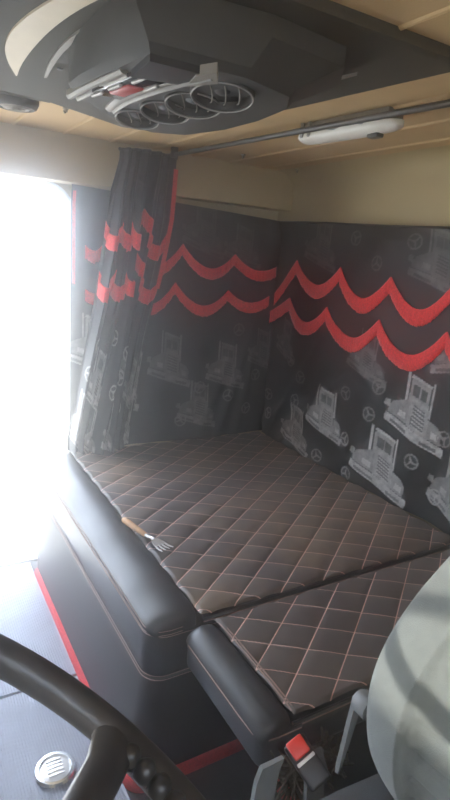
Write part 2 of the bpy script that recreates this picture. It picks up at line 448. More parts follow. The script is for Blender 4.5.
def paint(val, X, Y, kind, cx, cy, w, h, g=1.0, tilt=0.0, flip=False):
    """X right, Y up in metres on the cloth"""
    sel = (np.abs(X-cx) < w*.8) & (np.abs(Y-cy) < h*.95)
    if not sel.any(): return
    u = (X[sel]-cx)/w; v = (Y[sel]-cy)/h
    ca, sa = math.cos(tilt), math.sin(tilt); u, v = ca*u+sa*v, -sa*u+ca*v
    if flip: u = -u
    u = u+.5; v = v+.5
    out = val[sel]
    if kind == 'truck':
        v2 = v + .16*(u-.5)
        for P, c_ in TRUCK:
            mk = poly_mask(u, v2, P); out[mk] = c_*g
    else:
        r = np.hypot(u-.5, v-.5)
        out[(r < .5) & (r > .39)] = .85*g
        for k, an in enumerate((.2, 2.3, 4.4)):
            dx, dy = math.cos(an+cx*9), math.sin(an+cx*9)
            al = (u-.5)*dx+(v-.5)*dy; ac = np.abs(-(u-.5)*dy+(v-.5)*dx)
            out[(al > -.05) & (al < .40) & (ac < .075*(1.15-al*1.6))] = .9*g
    val[sel] = out

def cloth(name, P, val, parent):
    mb = MB().grid(P); o = mb.build(name, 'cloth', parent, smooth=180, fix=False)
    at_ = o.data.attributes.new('print', 'FLOAT', 'POINT'); at_.data.foreach_set('value', val.reshape(-1).astype(np.float32))
    return o

def scallop(peaks, sag, n=22):
    """(s, z) polyline hanging between consecutive peaks"""
    out = []
    for i in range(len(peaks)-1):
        (s0, z0), (s1, z1) = peaks[i], peaks[i+1]
        sg = sag[i] if hasattr(sag, '__len__') else sag
        for k in range(n):
            q = k/n; c_ = 1-abs(2*q-1)**1.9
            out.append((s0+(s1-s0)*q, z0+(z1-z0)*q - sg*c_))
    out.append(peaks[-1]); return out
def fringe(name, line, drop, to3, parent, step=.0035):
    """a hanging band below the scalloped line, with a slightly ragged lower edge"""
    S = [p[0] for p in line]; Zl = [p[1] for p in line]
    order = np.argsort(S); S = np.array(S)[order]; Zl = np.array(Zl)[order]
    ns = max(8, int((S[-1]-S[0])/step)); s = np.linspace(S[0], S[-1], ns); z = np.interp(s, S, Zl)
    rag = RNG.uniform(-.0025, .0025, ns); rel = RNG.uniform(-.0012, .0012, ns)
    rows = []
    for k, fr in enumerate((0, .12, .5, 1.0)):
        rows.append([to3(s[i], z[i]-fr*drop+(rag[i] if k == 3 else 0), .0045+(rel[i] if k > 0 else 0)) for i in range(ns)])
    o = MB().grid(np.array(rows)).build(name, 'fringe', parent, smooth=180, fix=False)
    sd = o.modifiers.new('thick', 'SOLIDIFY'); sd.thickness = .003; sd.offset = 0
    return o

# --- rear-wall curtain
XC = 1.492
RY0, RY1, RZ0, RZ1 = .10, 2.112, .508, 1.470
def rear_x(y, z):
    f = .006*np.sin(19*y+9*z)*np.sin(5*y-7*z+1)+.010*np.sin(6.1*y+.8*z+.3)+.006*np.sin(13.7*y-1.9*z)+.005*np.sin(27*y+3*z+1)*np.clip((1.2-z)/.5, 0, 1)
    # diagonal pull folds towards the low corner
    for yy, zz, sl, am, wd in ((1.93, .70, .62, .013, .035), (1.80, .66, .85, .010, .03), (1.66, .85, 1.6, .010, .05)):
        dd = (y-yy) + (z-zz)*sl
        f = f - am*np.exp(-(dd/wd)**2)*np.clip((1.12-z)/.35, 0, 1)
    top = np.clip((RZ1-z)/.06, 0, 1)
    return XC - .012 + f*.9*(0.25+.75*top)
def rear_pt(y, z, off=0.0): return (float(rear_x(np.array(y), np.array(z)))-off, y, z)
ny, nz_ = 560, 300
Yg, Zg = np.meshgrid(np.linspace(RY1, RY0, ny), np.linspace(RZ0, RZ1, nz_), indexing='ij')
Zb = Zg + (.012*np.sin(3.2*Yg+1)-.004)*np.clip((Zg-1.2)/.27, 0, 1)
val = np.zeros(Yg.shape)
def rp(px, py): p = at(px, py, 'x', XC-.012); return -p[1], p[2]
for px, py, w, h, g, fl in ((413, 412, .255, .225, 1.1, False), (379, 462, .28, .225, 1.35, False), (326, 413, .20, .20, 1.15, False), (297, 428, .22, .19, 1.35, False),
                         (368, 356, .22, .17, .40, False), (285, 340, .17, .17, .40, False), (437, 258, .22, .20, .32, False), (322, 245, .2, .19, .30, False), (452, 492, .22, .22, .9, False), (462, 345, .22, .2, .5, True)):
    x, z = rp(px, py); paint(val, -Yg, Zg, 'truck', x, z, w, h, g, 0, fl)  # lower motifs get more gain: doorway light painted into the print
for px, py, g in ((344, 439, .95), (318, 455, 1.), (347, 473, .9), (430, 498, 1.), (370, 414, .6), (297, 400, .7), (266, 413, .8), (266, 394, .6), (380, 387, .45), (410, 462, .8), (302, 377, .4),
                  (357, 237, .3), (380, 262, .3), (416, 238, .28), (346, 393, .5), (440, 440, .6), (292, 360, .4)):
    x, z = rp(px, py); paint(val, -Yg, Zg, 'ring', x, z, .055, .055, g)
for k in range(14):     # the part of the drape nearer the driver repeats the same motifs
    y = 1.05-.15*(k//2); z = (.72 if k % 2 else 1.05) + .08*((k//2) % 2)
    paint(val, -Yg, Zg, 'truck' if (k//2) % 2 else 'ring', -y, z, .22 if (k//2) % 2 else .055, .22 if (k//2) % 2 else .055, .8)
t = thing('curtain', 'black satin curtain with grey truck print along the rear wall behind the bunk', 'curtain', (XC, 1.2, RZ0))
c_ = cloth('drape', np.stack([rear_x(Yg, Zb), Yg, Zb], -1), val, t)
MB().tube([(rear_x(np.array(y), np.array(RZ1))-.001, y, RZ1+.012*math.sin(3.2*y+1)-.008) for y in np.linspace(RY0, RY1, 40)], .005, 6).build('top_hem', 'cloth', t)
def row(px_peaks, axis, val_):
    return [at(px, py, axis, val_) for px, py in px_peaks]
r1 = row([(273, 293), (299, 260), (342.5, 266.5), (394.5, 276.5)], 'x', XC-.012); r1 = [(p[1], p[2]) for p in r1]
r2 = row([(267, 312), (290, 297.5), (329.5, 306.5), (382.5, 319), (446, 331)], 'x', XC-.012); r2 = [(p[1], p[2]) for p in r2]
for r_, k in ((r1, 0), (r2, 1)):
    while r_[-1][0] > .35: r_.append((r_[-1][0]-.245, r_[-1][1]+.006))
sg1 = [.0] + [.085, .095, .10] + [.10]*12; sg2 = [.0] + [.082, .092, .10, .10] + [.10]*12
for r_, sg in ((r1, sg1), (r2, sg2)):
    o = fringe('fringe', scallop(r_, sg), .056, lambda s, z, off: rear_pt(s, z, off), t); o['label'] = 'red scalloped fringe band'

# --- passenger-wall curtain
YC = 2.135
FX0, FX1, FZ0, FZ1 = .575, 1.515, .508, 1.500
def far_y(x, z):
    f = .010*np.sin(9*x+1.1*z)+.006*np.sin(21*x-1.5*z+.5)
    for xx, zz, sl, am, wd in ((1.30, .68, -.30, .026, .03), (1.38, .70, -.20, .022, .028), (1.22, .70, -.42, .018, .035), (1.10, .75, -.3, .012, .05)):
        dd = (x-xx)+(z-zz)*sl
        f = f - am*np.exp(-(dd/wd)**2)*np.clip((1.12-z)/.35, 0, 1)
    f = f + .018*np.sin(46*x)*np.clip((.98-x)/.25, 0, 1)
    y = YC-.008+f*.6*np.clip((FZ1-z)/.05+.2, 0, 1)
    k = np.clip((x-1.40)/.06, 0, 1)
    return y*(1-k) + (2.132+.002*np.sin(40*z))*k
def far_pt(x, z, off=0.0): return (x, float(far_y(np.array(x), np.array(z)))-off, z)
nx, nz_ = 300, 300
Xg, Zg = np.meshgrid(np.linspace(FX0, FX1, nx), np.linspace(FZ0, FZ1, nz_), indexing='ij')
Zb = Zg + (-.045*(Xg-1.05)*np.clip((Zg-1.2)/.3, 0, 1))
Xb = Xg + 0*Xg
val = np.zeros(Xg.shape)
def fp(px, py): p = at(px, py, 'y', YC-.014); return p[0], p[2]
for px, py, w, h, g in ((226, 366, .21, .20, .62), (197, 405, .20, .20, .55), (170, 360, .2, .22, .45), (245, 245, .2, .17, .2), (205, 230, .2, .2, .15), (263, 350, .16, .18, .4), (118, 385, .2, .22, .9), (92, 345, .2, .22, .9)):
    x, z = fp(px, py); paint(val, Xg, Zg, 'truck', x, z, w, h, g)  # gain again paints light onto the lower motifs
for px, py, g in ((228, 395, .6), (246, 408, .6), (199, 387, .45), (256, 375, .4), (180, 420, .5), (240, 330, .3), (100, 400, .9), (108, 365, .9)):
    x, z = fp(px, py); paint(val, Xg, Zg, 'ring', x, z, .055, .055, g)
t = thing('curtain', 'black satin curtain hung flat on the passenger wall between doorway and rear corner', 'curtain', (1.05, YC, FZ0))
cloth('drape', np.stack([Xb, far_y(Xg, Zb), Zb], -1), val, t)
f1 = row([(60, 246), (85, 245), (104, 245), (130, 252), (183, 243.5), (236, 254), (277.5, 267)], 'y', YC-.014); f1 = [(p[0], p[2]) for p in f1]
f2 = row([(60, 290), (85, 289), (110, 287), (130, 290), (175.5, 282), (228.5, 290), (270.5, 296)], 'y', YC-.014); f2 = [(p[0], p[2]) for p in f2]
for r_, sg in ((f1, [.02, .02, .03, .07, .078, .040]), (f2, [.02, .02, .03, .07, .080, .042])):
    r_ = [p for p in r_ if p[0] > FX0+.01]
    o = fringe('fringe', scallop(r_, sg[-(len(r_)-1):]), .046, lambda s, z, off: far_pt(s, z, off), t); o['label'] = 'red scalloped fringe band'
# red edging down the door side of this drape
MB().grid(np.array([[far_pt(FX0+.004+k*.012, z, .005) for k in (0, 1)] for z in np.linspace(1.17, 1.50, 20)])).build('edge_braid', 'fringe', t, fix=False)

# --- gathered curtain drawn back at the end of the rod
YG = 2.035
edge_l = [at(px, py, 'y', YG) for px, py in ((121, 158), (113, 190), (107, 240), (98, 300), (84, 370), (70, 441))]
edge_r = [at(px, py, 'y', YG) for px, py in ((179, 154), (173, 221), (164, 274), (153, 325), (141, 390), (132, 440))]
def edge(E_, z):
    zz = np.array([p[2] for p in E_])[::-1]; xx = np.array([p[0] for p in E_])[::-1]
    return np.interp(z, zz, xx)
GZ0, GZ1 = .533, 1.652
NF = 7.0
def gath(s, z):
    """s 0..1 along the gathered cloth"""
    s = np.asarray(s, float); z = np.asarray(z, float)
    l, r = edge(edge_l, z), edge(edge_r, z)
    wob = .012*np.sin(5*z+9*s)
    ph = 2*PI*(NF*s-1.9*s**3+.14*np.sin(7*s+2*z)) + .6*np.sin(2.2*z)
    amp = (.030 + .010*np.sin(11*s+3))*(1-.6*s*s)
    dep = amp*np.sin(ph) + .010*np.sin(2.3*ph+1)
    x = l+(r-l)*(s+.016*(1-.7*s)*np.sin(ph*1.0+1.2)*np.minimum(1, 4*np.minimum(s, 1-s))) + wob*np.minimum(s, 1-s)*2
    tight = .45+.55*np.clip((GZ1-z)/.25, 0, 1)
    return np.stack(np.broadcast_arrays(x, YG+.02 - .04*np.sin(PI*s) + dep*tight, z), -1)
Sg, Zg = np.meshgrid(np.linspace(0, 1, 420), np.linspace(GZ0, GZ1, 330), indexing='ij')
P = gath(Sg, Zg)
val = np.zeros(Sg.shape); LEN = 1.25
for s_, z, w, h, g in ((.08, .66, .22, .22, 1.), (.22, .82, .22, .22, 1.), (.30, .60, .22, .2, 1.), (.50, .62, .22, .22, 1.), (.62, .90, .2, .2, .8), (.93, .63, .22, .22, 1.), (.80, .80, .2, .2, .6),
                     (.4, 1.45, .2, .2, .12), (.8, 1.5, .2, .2, .12), (.95, .82, .2, .2, .9)):
    paint(val, Sg*LEN, Zg, 'truck', s_*LEN, z, w, h, g)  # upper motifs nearly black, lower ones brightened: light painted in through the gain
for s_, z in ((.15, .95), (.42, .78), (.56, .83), (.58, .93), (.70, .70), (.36, .98), (.88, .98), (.07, .85)):
    paint(val, Sg*LEN, Zg, 'ring', s_*LEN, z, .06, .06, 1.)
t = thing('curtain', 'gathered black curtain with red fringes bunched at the rod end by the doorway', 'curtain', (.95, YG, GZ0))
cloth('drape', P, val, t)
def gath_off(s, z, off):
    e_ = 1e-3
    p = gath(s, z); a_ = gath(min(1, s+e_), z)-gath(max(0, s-e_), z)
    nrm = np.array([-a_[1], a_[0], 0.0]); nrm /= np.linalg.norm(nrm)+1e-9
    if nrm[1] > 0: nrm = -nrm
    q = p + nrm*off; return (float(q[0]), float(q[1]), float(z))
for zz in (1.405, 1.225):
    pk = [(0.02, zz), (.20, zz+.02), (.37, zz+.025), (.54, zz+.055), (.99, zz+.05)]
    if zz < 1.3: pk = [(0.02, zz), (.17, zz+.01), (.36, zz+.03), (.54, zz+.08), (.99, zz+.055)]
    ln = scallop(pk, [.06, .07, .08, .125])
    o = fringe('fringe', ln, .055, lambda s, z, off: gath_off(s, z, off+.002), t, step=.0022); o['label'] = 'red scalloped fringe band'
MB().grid(np.array([[tuple(gath(1.0, z)+np.array([-.022+.024*k, -.030+.012*k, 0])) for k in (0, .5, 1)] for z in np.linspace(1.17, 1.61, 40)])).build('edge_braid', 'fringe', t, fix=False)
MB().tube([tuple(gath(s, GZ1)) for s in np.linspace(0, 1, 160)], .006, 6).build('heading_tape', 'cloth', t)

# ================================================================== CURTAIN ROD
ra, rb = at(186, 152.5, 'z', 1.655), at(450, 103, 'z', 1.655)
dirv = (rb-ra)/np.linalg.norm(rb-ra)
t = thing('curtain_rod', 'thin dark metal curtain rod fixed across the headliner', 'curtain rod', tuple(ra))
e0 = ra - dirv*.14; e1 = rb + dirv*.75
MB().tube([tuple(e0+(e1-e0)*k/8) for k in range(9)], .0075, 10).build('rod', 'black', t)
for k in (.03, .97):
    q = e0+(e1-e0)*k
    MB().rbox(q[0]-.012, q[0]+.012, q[1]-.009, q[1]+.009, q[2]-.010, ZC+.001, .003, 2).build('bracket', 'black', t)

# ================================================================== CEILING LIGHT
la, lb = at(306, 140, 'z', 1.645), at(402, 123, 'z', 1.645)
ld = (lb-la)/np.linalg.norm(lb-la); ll = np.linalg.norm(lb-la)
t = thing('ceiling_light', 'long white ceiling lamp mounted beside the curtain rod', 'ceiling light', tuple((la+lb)/2))
ang = math.atan2(ld[1], ld[0])
mx_ = Matrix.Translation(Vector((la+lb)/2)) @ Matrix.Rotation(ang, 4, 'Z')
MB().rbox(-ll/2+.01, ll/2-.02, -.028, .028, .008, .036, .006, 2, mx_).build('housing', 'greytrim', t)
rings = []
for x, w_, h_ in ((-ll/2, .026, .006), (-ll/2+.004, .032, .012), (-ll/4, .034, .015), (0, .036, .016), (ll/4, .036, .016), (ll/2-.04, .033, .014), (ll/2-.014, .024, .010), (ll/2-.003, .011, .005), (ll/2, .003, .002)):
    rings.append([tuple(mx_ @ Vector((x, w_*math.cos(a), -h_*max(0, math.sin(a))*1.0 + .008*(math.sin(a) < -.01)))) for a in np.linspace(0, 2*PI, 20, endpoint=False)])
MB().loft(rings).build('lens', 'white', t, smooth=50)
MB().rbox(ll/2-.095, ll/2-.06, -.012, .012, -.024, -.008, .004, 2, mx_).build('switch', 'black', t)
for x in (-ll/2+.012, -ll/2+.04):
    MB().rbox(x, x+.012, -.036, -.028, -.002, .036, .002, 1, mx_).build('clip', 'silver', t)
MB().tube([mx_ @ Vector((x, -.033, .012+.006*math.sin(x*60))) for x in np.linspace(-ll/2+.06, ll/2-.09, 24)], .004, 6).build('wire', 'seat_plastic', t)

for (px, py), lb_ in zip(((243, 156), (297, 170.5), (66, 110)), ('small dark hook on the headliner just behind the curtain rod', 'small dark hook on the headliner nearest the rear wall', 'small dark clip on the headliner between overhead panel and doorway')):
    q = at(px, py, 'z', ZC-.006)
    T = Matrix.Translation(tuple(q))
    o = MB().lathe([(.009, .007), (.009, .003), (.005, 0), (.004, -.006), (.001, -.007)], 14, T)
    o.tube([(q[0], q[1], q[2]-.004), (q[0]-.006, q[1]-.008, q[2]-.010), (q[0]-.010, q[1]-.015, q[2]-.006)], .0022, 6)
    tag(o.build('ceiling_hook', 'greytrim'), lb_, 'hook')

# ================================================================== OVERHEAD PANEL
t = thing('overhead_shelf', 'large charcoal padded overhead panel on the tan headliner with cream crescent inlay', 'overhead panel', (.2, 1.2, 1.66))
PZ = 1.660
plan = [(-.75, .73), (-.75, 1.50), (-.05, 1.52), (.24, 1.585), (.36, 1.60), (.50, 1.675), (.625, 1.745), (.70, 1.715), (.79, 1.63), (.835, 1.25), (.885, .76), (.86, .73)]
def inset(k): return [(.1+(x-.1)*(1-k), 1.2+(y-1.2)*(1-k*1.4)) for x, y in plan]
po = MB().loft([[(x, y, z) for x, y in inset(k)] for z, k in ((ZC-.0002, 0), (PZ+.010, 0), (PZ+.004, .004), (PZ+.001, .012), (PZ, .022))])
po.build('panel', 'panel_dark', t)
def inlay(pxs, name, m, z=PZ-.004):
    poly = [tuple(at(px, py, 'z', z)) for px, py in pxs]
    return MB().prism(poly, (0, 0, .006)).build(name, m, t, smooth=0)
def crescent(A, B, name, m, z=PZ-.004):
    A = [at(px, py, 'z', z) for px, py in A]; B = [at(px, py, 'z', z) for px, py in B]
    rings = [[tuple(a), tuple(b), tuple(b+np.array([0,0,.006])), tuple(a+np.array([0,0,.006]))] for a, b in zip(A, B)]
    return MB().loft(rings).build(name, m, t, smooth=0)
def smooth_px(P, n=24):
    P = np.array(P, float); tt = np.linspace(0, len(P)-1, n); out = []
    for u in tt:
        i = min(int(u), len(P)-2); f = u-i
        p0, p1, p2, p3 = P[max(i-1, 0)], P[i], P[i+1], P[min(i+2, len(P)-1)]
        out.append(tuple(.5*(2*p1+(p2-p0)*f+(2*p0-5*p1+4*p2-p3)*f*f+(-p0+3*p1-3*p2+p3)*f**3)))
    return out
crescent(smooth_px([(16, 76), (8, 62), (5, 48), (10, 34), (22, 21), (40, 8), (62, -4), (90, -16)]),
         smooth_px([(17, 76), (21, 66), (28, 55), (38, 43), (50, 31), (68, 17), (90, 4), (125, -12)]), 'crescent_inlay', 'cream')['label'] = 'cream crescent inlay'
crescent(smooth_px([(44, 78), (49, 64), (60, 48), (76, 34), (98, 21), (122, 12), (150, 5)]),
         smooth_px([(47, 78), (54, 65), (66, 50), (82, 37), (104, 24), (128, 15), (150, 8)]), 'curved_trim', 'greytrim')['label'] = 'thin grey curved trim'
crescent(smooth_px([(250, 101), (285, 92), (320, 83), (357, 74.5)]), smooth_px([(250, 105), (285, 96), (320, 86), (357, 75.5)]), 'silver_strip', 'silver')['label'] = 'thin silver strip'
q = at(60, 68, 'z', PZ-.003)
MB().lathe([(.006, 0), (.006, -.003), (.003, -.004)], 10, Matrix.Translation(tuple(q))).build('screw', 'black', t)

# ================================================================== OVERHEAD CONSOLE
t = thing('overhead_console', 'charcoal overhead console with four round gauge pods and silver trim hanging from the panel', 'console', (.45, 1.1, 1.66))
def v3(px, py, z): return Vector(at(px, py, 'z', z))
ZB = 1.578
# body: a block with a rounded far-front corner, flat underside and sloped rear
plan_top = [(.300, .80), (.292, .95), (.292, 1.06), (.302, 1.14), (.335, 1.22), (.40, 1.30), (.50, 1.40), (.585, 1.44), (.68, 1.40), (.72, 1.25), (.735, 1.05), (.72, .88), (.66, .80), (.50, .775)]
plan_bot = [(.318, .80), (.300, .93), (.290, 1.03), (.290, 1.10), (.318, 1.14), (.38, 1.205), (.46, 1.29), (.54, 1.32), (.61, 1.28), (.645, 1.15), (.65, 1.02), (.635, .90), (.59, .83), (.48, .795)]
rings = [[(x, y, PZ-.0008) for x, y in plan_top], [(x, y, PZ-.03) for x, y in plan_top],
         [(x, y, ZB+.012) for x, y in plan_bot], [(.47+(x-.47)*.95, 1.05+(y-1.05)*.96, ZB) for x, y in plan_bot]]
body = MB().loft(rings).build('console_body', 'console', t, smooth=25)
# two light trim bands along the underside and the recess between them
def band(pxA, pxB, w, z, name, m):
    n = len(pxA); P_ = [np.array(at(px, py, 'z', z)) for px, py in smooth_px(pxA, 20)]
    rings = []
    for i, p in enumerate(P_):
        d_ = P_[min(i+1, 19)]-P_[max(i-1, 0)]; d_ /= np.linalg.norm(d_); s_ = np.array([-d_[1], d_[0], 0])*w
        rings.append([tuple(p-s_), tuple(p-s_*.4-np.array([0,0,.004])), tuple(p+s_*.4-np.array([0,0,.004])), tuple(p+s_), tuple(p+s_+np.array([0,0,.01])), tuple(p-s_+np.array([0,0,.01]))])
    return MB().loft(rings).build(name, m, t, smooth=40)
band([(70, 97), (84, 89), (103, 80), (124, 71)], None, .007, ZB-.002, 'trim_band', 'greytrim')
band([(78, 99), (92, 92), (110, 83), (128, 75)], None, .004, ZB-.002, 'trim_band', 'silver')
band([(111, 110), (122, 100), (145, 90), (175, 81), (208, 74)], None, .012, ZB-.004, 'trim_band', 'greytrim')
band([(114, 112), (127, 103), (150, 94), (180, 85), (212, 78)], None, .003, ZB-.010, 'trim_band', 'silver')
# radio set with red and silver marks
q0 = at(112, 91, 'z', ZB); q1 = at(150, 76, 'z', ZB)
mid = (q0+q1)/2; an = math.atan2(q1[1]-q0[1], q1[0]-q0[0]); ln_ = np.linalg.norm(q1-q0)
mr = Matrix.Translation(tuple(mid)) @ Matrix.Rotation(an, 4, 'Z')
rad = MB().rbox(-ln_/2-.02, ln_/2+.02, -.030, .030, -.007, .01, .004, 2, mr).build('radio', 'display', t)
MB().rbox(-.05, .02, -.014, .016, -.010, -.005, .003, 2, mr).build('red_badge', 'emblem_red', rad)['label'] = 'red badge'
for k, (x, y) in enumerate(((-.075, -.022), (.035, .020), (-.01, -.022), (.06, -.015))):
    MB().rbox(x-.022, x+.022, y-.0035, y+.0035, -.0105, -.005, .0015, 1, mr).build('radio_button', 'silver', rad)
# angled facets at the near end
fz = ZB-.014
MB().prism([v3(131, 70, ZB), v3(150, 53, ZB), v3(200, 66, ZB), v3(186, 79, ZB)], (0, 0, -.010)).build('dark_recess', 'black', t, smooth=0)
MB().prism([v3(186, 87, ZB-.012), v3(196, 76, ZB-.012), v3(217, 73, ZB-.012), v3(218, 84, ZB-.012)], (0, 0, .014)).build('near_facet', 'greytrim', t, smooth=0)
# four round pods
for (px, py), rad_ in zip(((137, 121), (165, 114), (193, 107), (222, 99)), (.043, .046, .049, .051)):
    zc = 1.566
    c0 = Vector(at(px, py, 'z', zc))
    nrm = Vector((-.10, -.16, -1)).normalized()
    mtx = Matrix.Translation(c0) @ nrm.to_track_quat('Z', 'Y').to_matrix().to_4x4()
    pod = MB().lathe([(rad_*1.06, -.055), (rad_*1.06, -.012), (rad_*1.02, -.003), (rad_*.93, -.003), (rad_*.90, -.016), (rad_*.2, -.020), (.001, -.020)], 40, mtx).build('gauge_pod', 'console', t, smooth=40)
    MB().tube([mtx @ Vector((rad_*1.0*math.cos(a), rad_*1.0*math.sin(a), -.001)) for a in np.linspace(0, 2*PI, 40, endpoint=False)], .0013, 6, True).build('bezel_ring', 'silver', pod)
    lv = MB()
    for k in (-1, 0, 1):
        lv.tube([mtx @ Vector((k*rad_*.45+.12*rad_*math.cos(s), rad_*.85*math.sin(s)*math.sqrt(max(0.05, 1-(k*.5)**2)), -.010+.004*math.cos(s))) for s in np.linspace(-1.4, 1.4, 12)], .0012, 5)
    lv.build('louvre', 'greytrim', pod)
    MB().lathe([(.014, -.020), (.013, -.011), (.008, -.008), (.001, -.007)], 20, mtx).build('pod_hub', 'black', pod)

# ================================================================== CEILING SPEAKER
q = at(16, 100, 'z', ZC-.010)
t = thing('ceiling_speaker', 'small round dark speaker on the tan headliner above the doorway', 'speaker', tuple(q))
T = Matrix.Translation(tuple(q))
MB().rbox(q[0]-.16, q[0]+.075, q[1]-.078, q[1]-.058, q[2]-.004, q[2]+.0098, .003, 2).build('mounting_strip', 'panel_dark', t)
MB().lathe([(.058, .009), (.058, -.006), (.052, -.017), (.046, -.020), (.044, -.012)], 36, T).build('bezel', 'console', t)
gr = MB().lathe([(.044, -.006), (.044, -.014), (.030, -.021), (.001, -.024)], 30, T)
for r_ in (.012, .022, .032):
    gr.tube([(q[0]+r_*math.cos(a), q[1]+r_*math.sin(a), q[2]-.0245+.004*(r_/.032)**2) for a in np.linspace(0, 2*PI, 28, endpoint=False)], .0016, 5, True)
gr.build('grille', 'greytrim', t)

# ================================================================== STEERING WHEEL
C0 = Vector((-.001, .197, 1.033)); TL = .63; RW = .230
nrm = Vector((math.sin(TL), 0, math.cos(TL))); uu = nrm.cross(Vector((0, 1, 0))).normalized(); ww = nrm.cross(uu).normalized()
def wp(r, a, h=0.0): return C0 + uu*(r*math.cos(a)) + ww*(r*math.sin(a)) + nrm*h
t = thing('steering_wheel', 'black plastic steering wheel with moulded finger grips in front of the driver seat', 'steering wheel', tuple(C0))
MB().tube([wp(RW, a) for a in np.linspace(0, 2*PI, 96, endpoint=False)], .0145, 16, True).build('rim', 'wheel', t, smooth=180)
# angle of the spoke seen in the photograph
pj = Vector(at(106, 728, 'z', 1.02)); 
def ang_of(p):
    d_ = p - C0; return math.atan2(d_.dot(ww), d_.dot(uu))
A0 = ang_of(pj)
for k, a in enumerate((A0, A0+PI*.5+.35, A0+PI, A0-PI*.5-.35)):
    rings = []
    for r_, w_, h_, th in ((RW-.004, .026, 0, .011), (RW-.016, .019, -.002, .011), (RW-.04, .0165, -.008, .010), (RW-.08, .0160, -.020, .010), (.09, .016, -.032, .011), (.06, .024, -.037, .012), (.03, .034, -.040, .014)):
        a_ = a - .26*max(0, (RW-r_)/RW)**.8*(1 if r_ > .08 else .6); c_ = wp(r_, a_, h_); tg = (wp(1, a_+.01)-wp(1, a_)).normalized()
        rings.append([c_ + tg*w_*math.cos(q) + nrm*th*math.sin(q) for q in np.linspace(0, 2*PI, 14, endpoint=False)])
    MB().loft(rings).build('spoke', 'wheel', t, smooth=60)
mh = Matrix.Translation(C0 - nrm*.035) @ nrm.to_track_quat('Z', 'Y').to_matrix().to_4x4()
MB().lathe([(.02, -.03), (.062, -.02), (.066, .0), (.058, .018), (.035, .026), (.001, .028)], 36, mh).build('hub', 'wheel', t)
GS = -1
# moulded finger grips on the underside and inside of the rim near the spoke
for sgn in (GS,):
    g = MB()
    for k in range(8):
        a = A0 + sgn*(.10+.075*k)
        q = wp(RW-.012, a, .001); rr_ = .0105
        for th in np.linspace(0, 1, 1):
            g.lathe([(.001, -rr_), (rr_*.7, -rr_*.7), (rr_, 0), (rr_*.7, rr_*.7), (.001, rr_)], 10, Matrix.Translation(q))
    g.build('finger_grips', 'wheel', t, smooth=180)
MB().tube([C0-nrm*.05, C0-nrm*.35+Vector((-.06, 0, 0)), Vector((-.42, .196, .05))], [.032, .034, .045], 18).build('steering_column', 'black', t)

# ================================================================== DRIVER SEAT
t = thing('driver_seat', 'grey fabric driver seat at right foreground, its backrest facing the steering wheel', 'seat', (.4, .2, 0))
# side silhouette of the backrest front: (x, z)
SIL = [(.640, .500), (.575, .575), (.535, .640), (.519, .700), (.518, .760), (.535, .815), (.575, .868), (.625, .912), (.672, .950), (.725, 1.02), (.770, 1.10), (.800, 1.18), (.82, 1.22)]
HWY = [.225, .238, .246, .250, .252, .252, .252, .251, .249, .243, .228, .205, .12]
YS = .198
sz = np.array([p[1] for p in SIL]); sx = np.array([p[0] for p in SIL])
NV, NU = 200, 260
rings = []
tt = np.linspace(0, len(SIL)-1, NV)
S_ = smooth_px(SIL, NV); H_ = smooth_px([(h, 0) for h in HWY], NV)
for i in range(NV):
    x0, z0 = S_[i]; hw = H_[i][0]
    ring = []
    dep = .115 if i < NV-8 else .115-.009*(i-(NV-8))
    for k in range(NU):
        a = 2*PI*k/NU
        ca, sa = math.cos(a), math.sin(a)
        e_ = .42
        px_ = math.copysign(abs(ca)**e_, ca); py_ = math.copysign(abs(sa)**e_, sa)
        # px_ -1 = front face, py_ +-1 = sides
        y = py_*hw
        x = x0 + dep/2 + px_*dep/2
        if ca < 0:
            rel = abs(y)/hw
            rec = .016*min(1, max(0, (.69-rel)/.05))*min(1, max(0, (z0-.5)/.12))      # inset centre panel
            if rel < .66:
                zz = (z0 + .030*rel**2 - .02)/.042
                rec += .005*math.exp(-(abs(zz-round(zz))/.09)**2)*min(1, max(0, (.80-z0)/.04))   # cross seams
            rec += .008*math.exp(-((rel-.672)/.012)**2)                                # welt seam
            x += rec*min(1, abs(ca)*3)
        ring.append((x, YS+y, z0 + (x-x0)*.25))
    rings.append(ring)
MB().loft(rings).build('backrest', 'seat', t, smooth=180)
sq = []
def cushion_rings():
    R_ = []
    for x, hw, zt, zb in ((.055, .17, .545, .50), (.065, .20, .568, .48), (.09, .225, .585, .47), (.14, .243, .596, .465), (.25, .255, .598, .46), (.40, .262, .596, .46), (.52, .262, .594, .46), (.60, .258, .590, .46), (.63, .250, .575, .47), (.64, .23, .55, .49)):
        ring = []
        for k in range(48):
            a = 2*PI*k/48; ca, sa = math.cos(a), math.sin(a); e_ = .38
            y = math.copysign(abs(ca)**e_, ca)*hw; zz = math.copysign(abs(sa)**e_, sa)
            z = (zt+zb)/2 + zz*(zt-zb)/2
            if zz > 0: z -= .022*max(0, 1-(abs(y)/(hw*.62))**4)
            ring.append((x, YS+y, z))
        R_.append(ring)
    return R_
MB().loft(cushion_rings()).build('seat_cushion', 'seat_dark', t, smooth=180)
MB().rbox(.10, .60, YS-.20, YS+.20, .12, .47, .02, 3).rbox(.06, .64, YS-.23, YS+.23, .001, .12, .02, 3).build('seat_base', 'black', t)
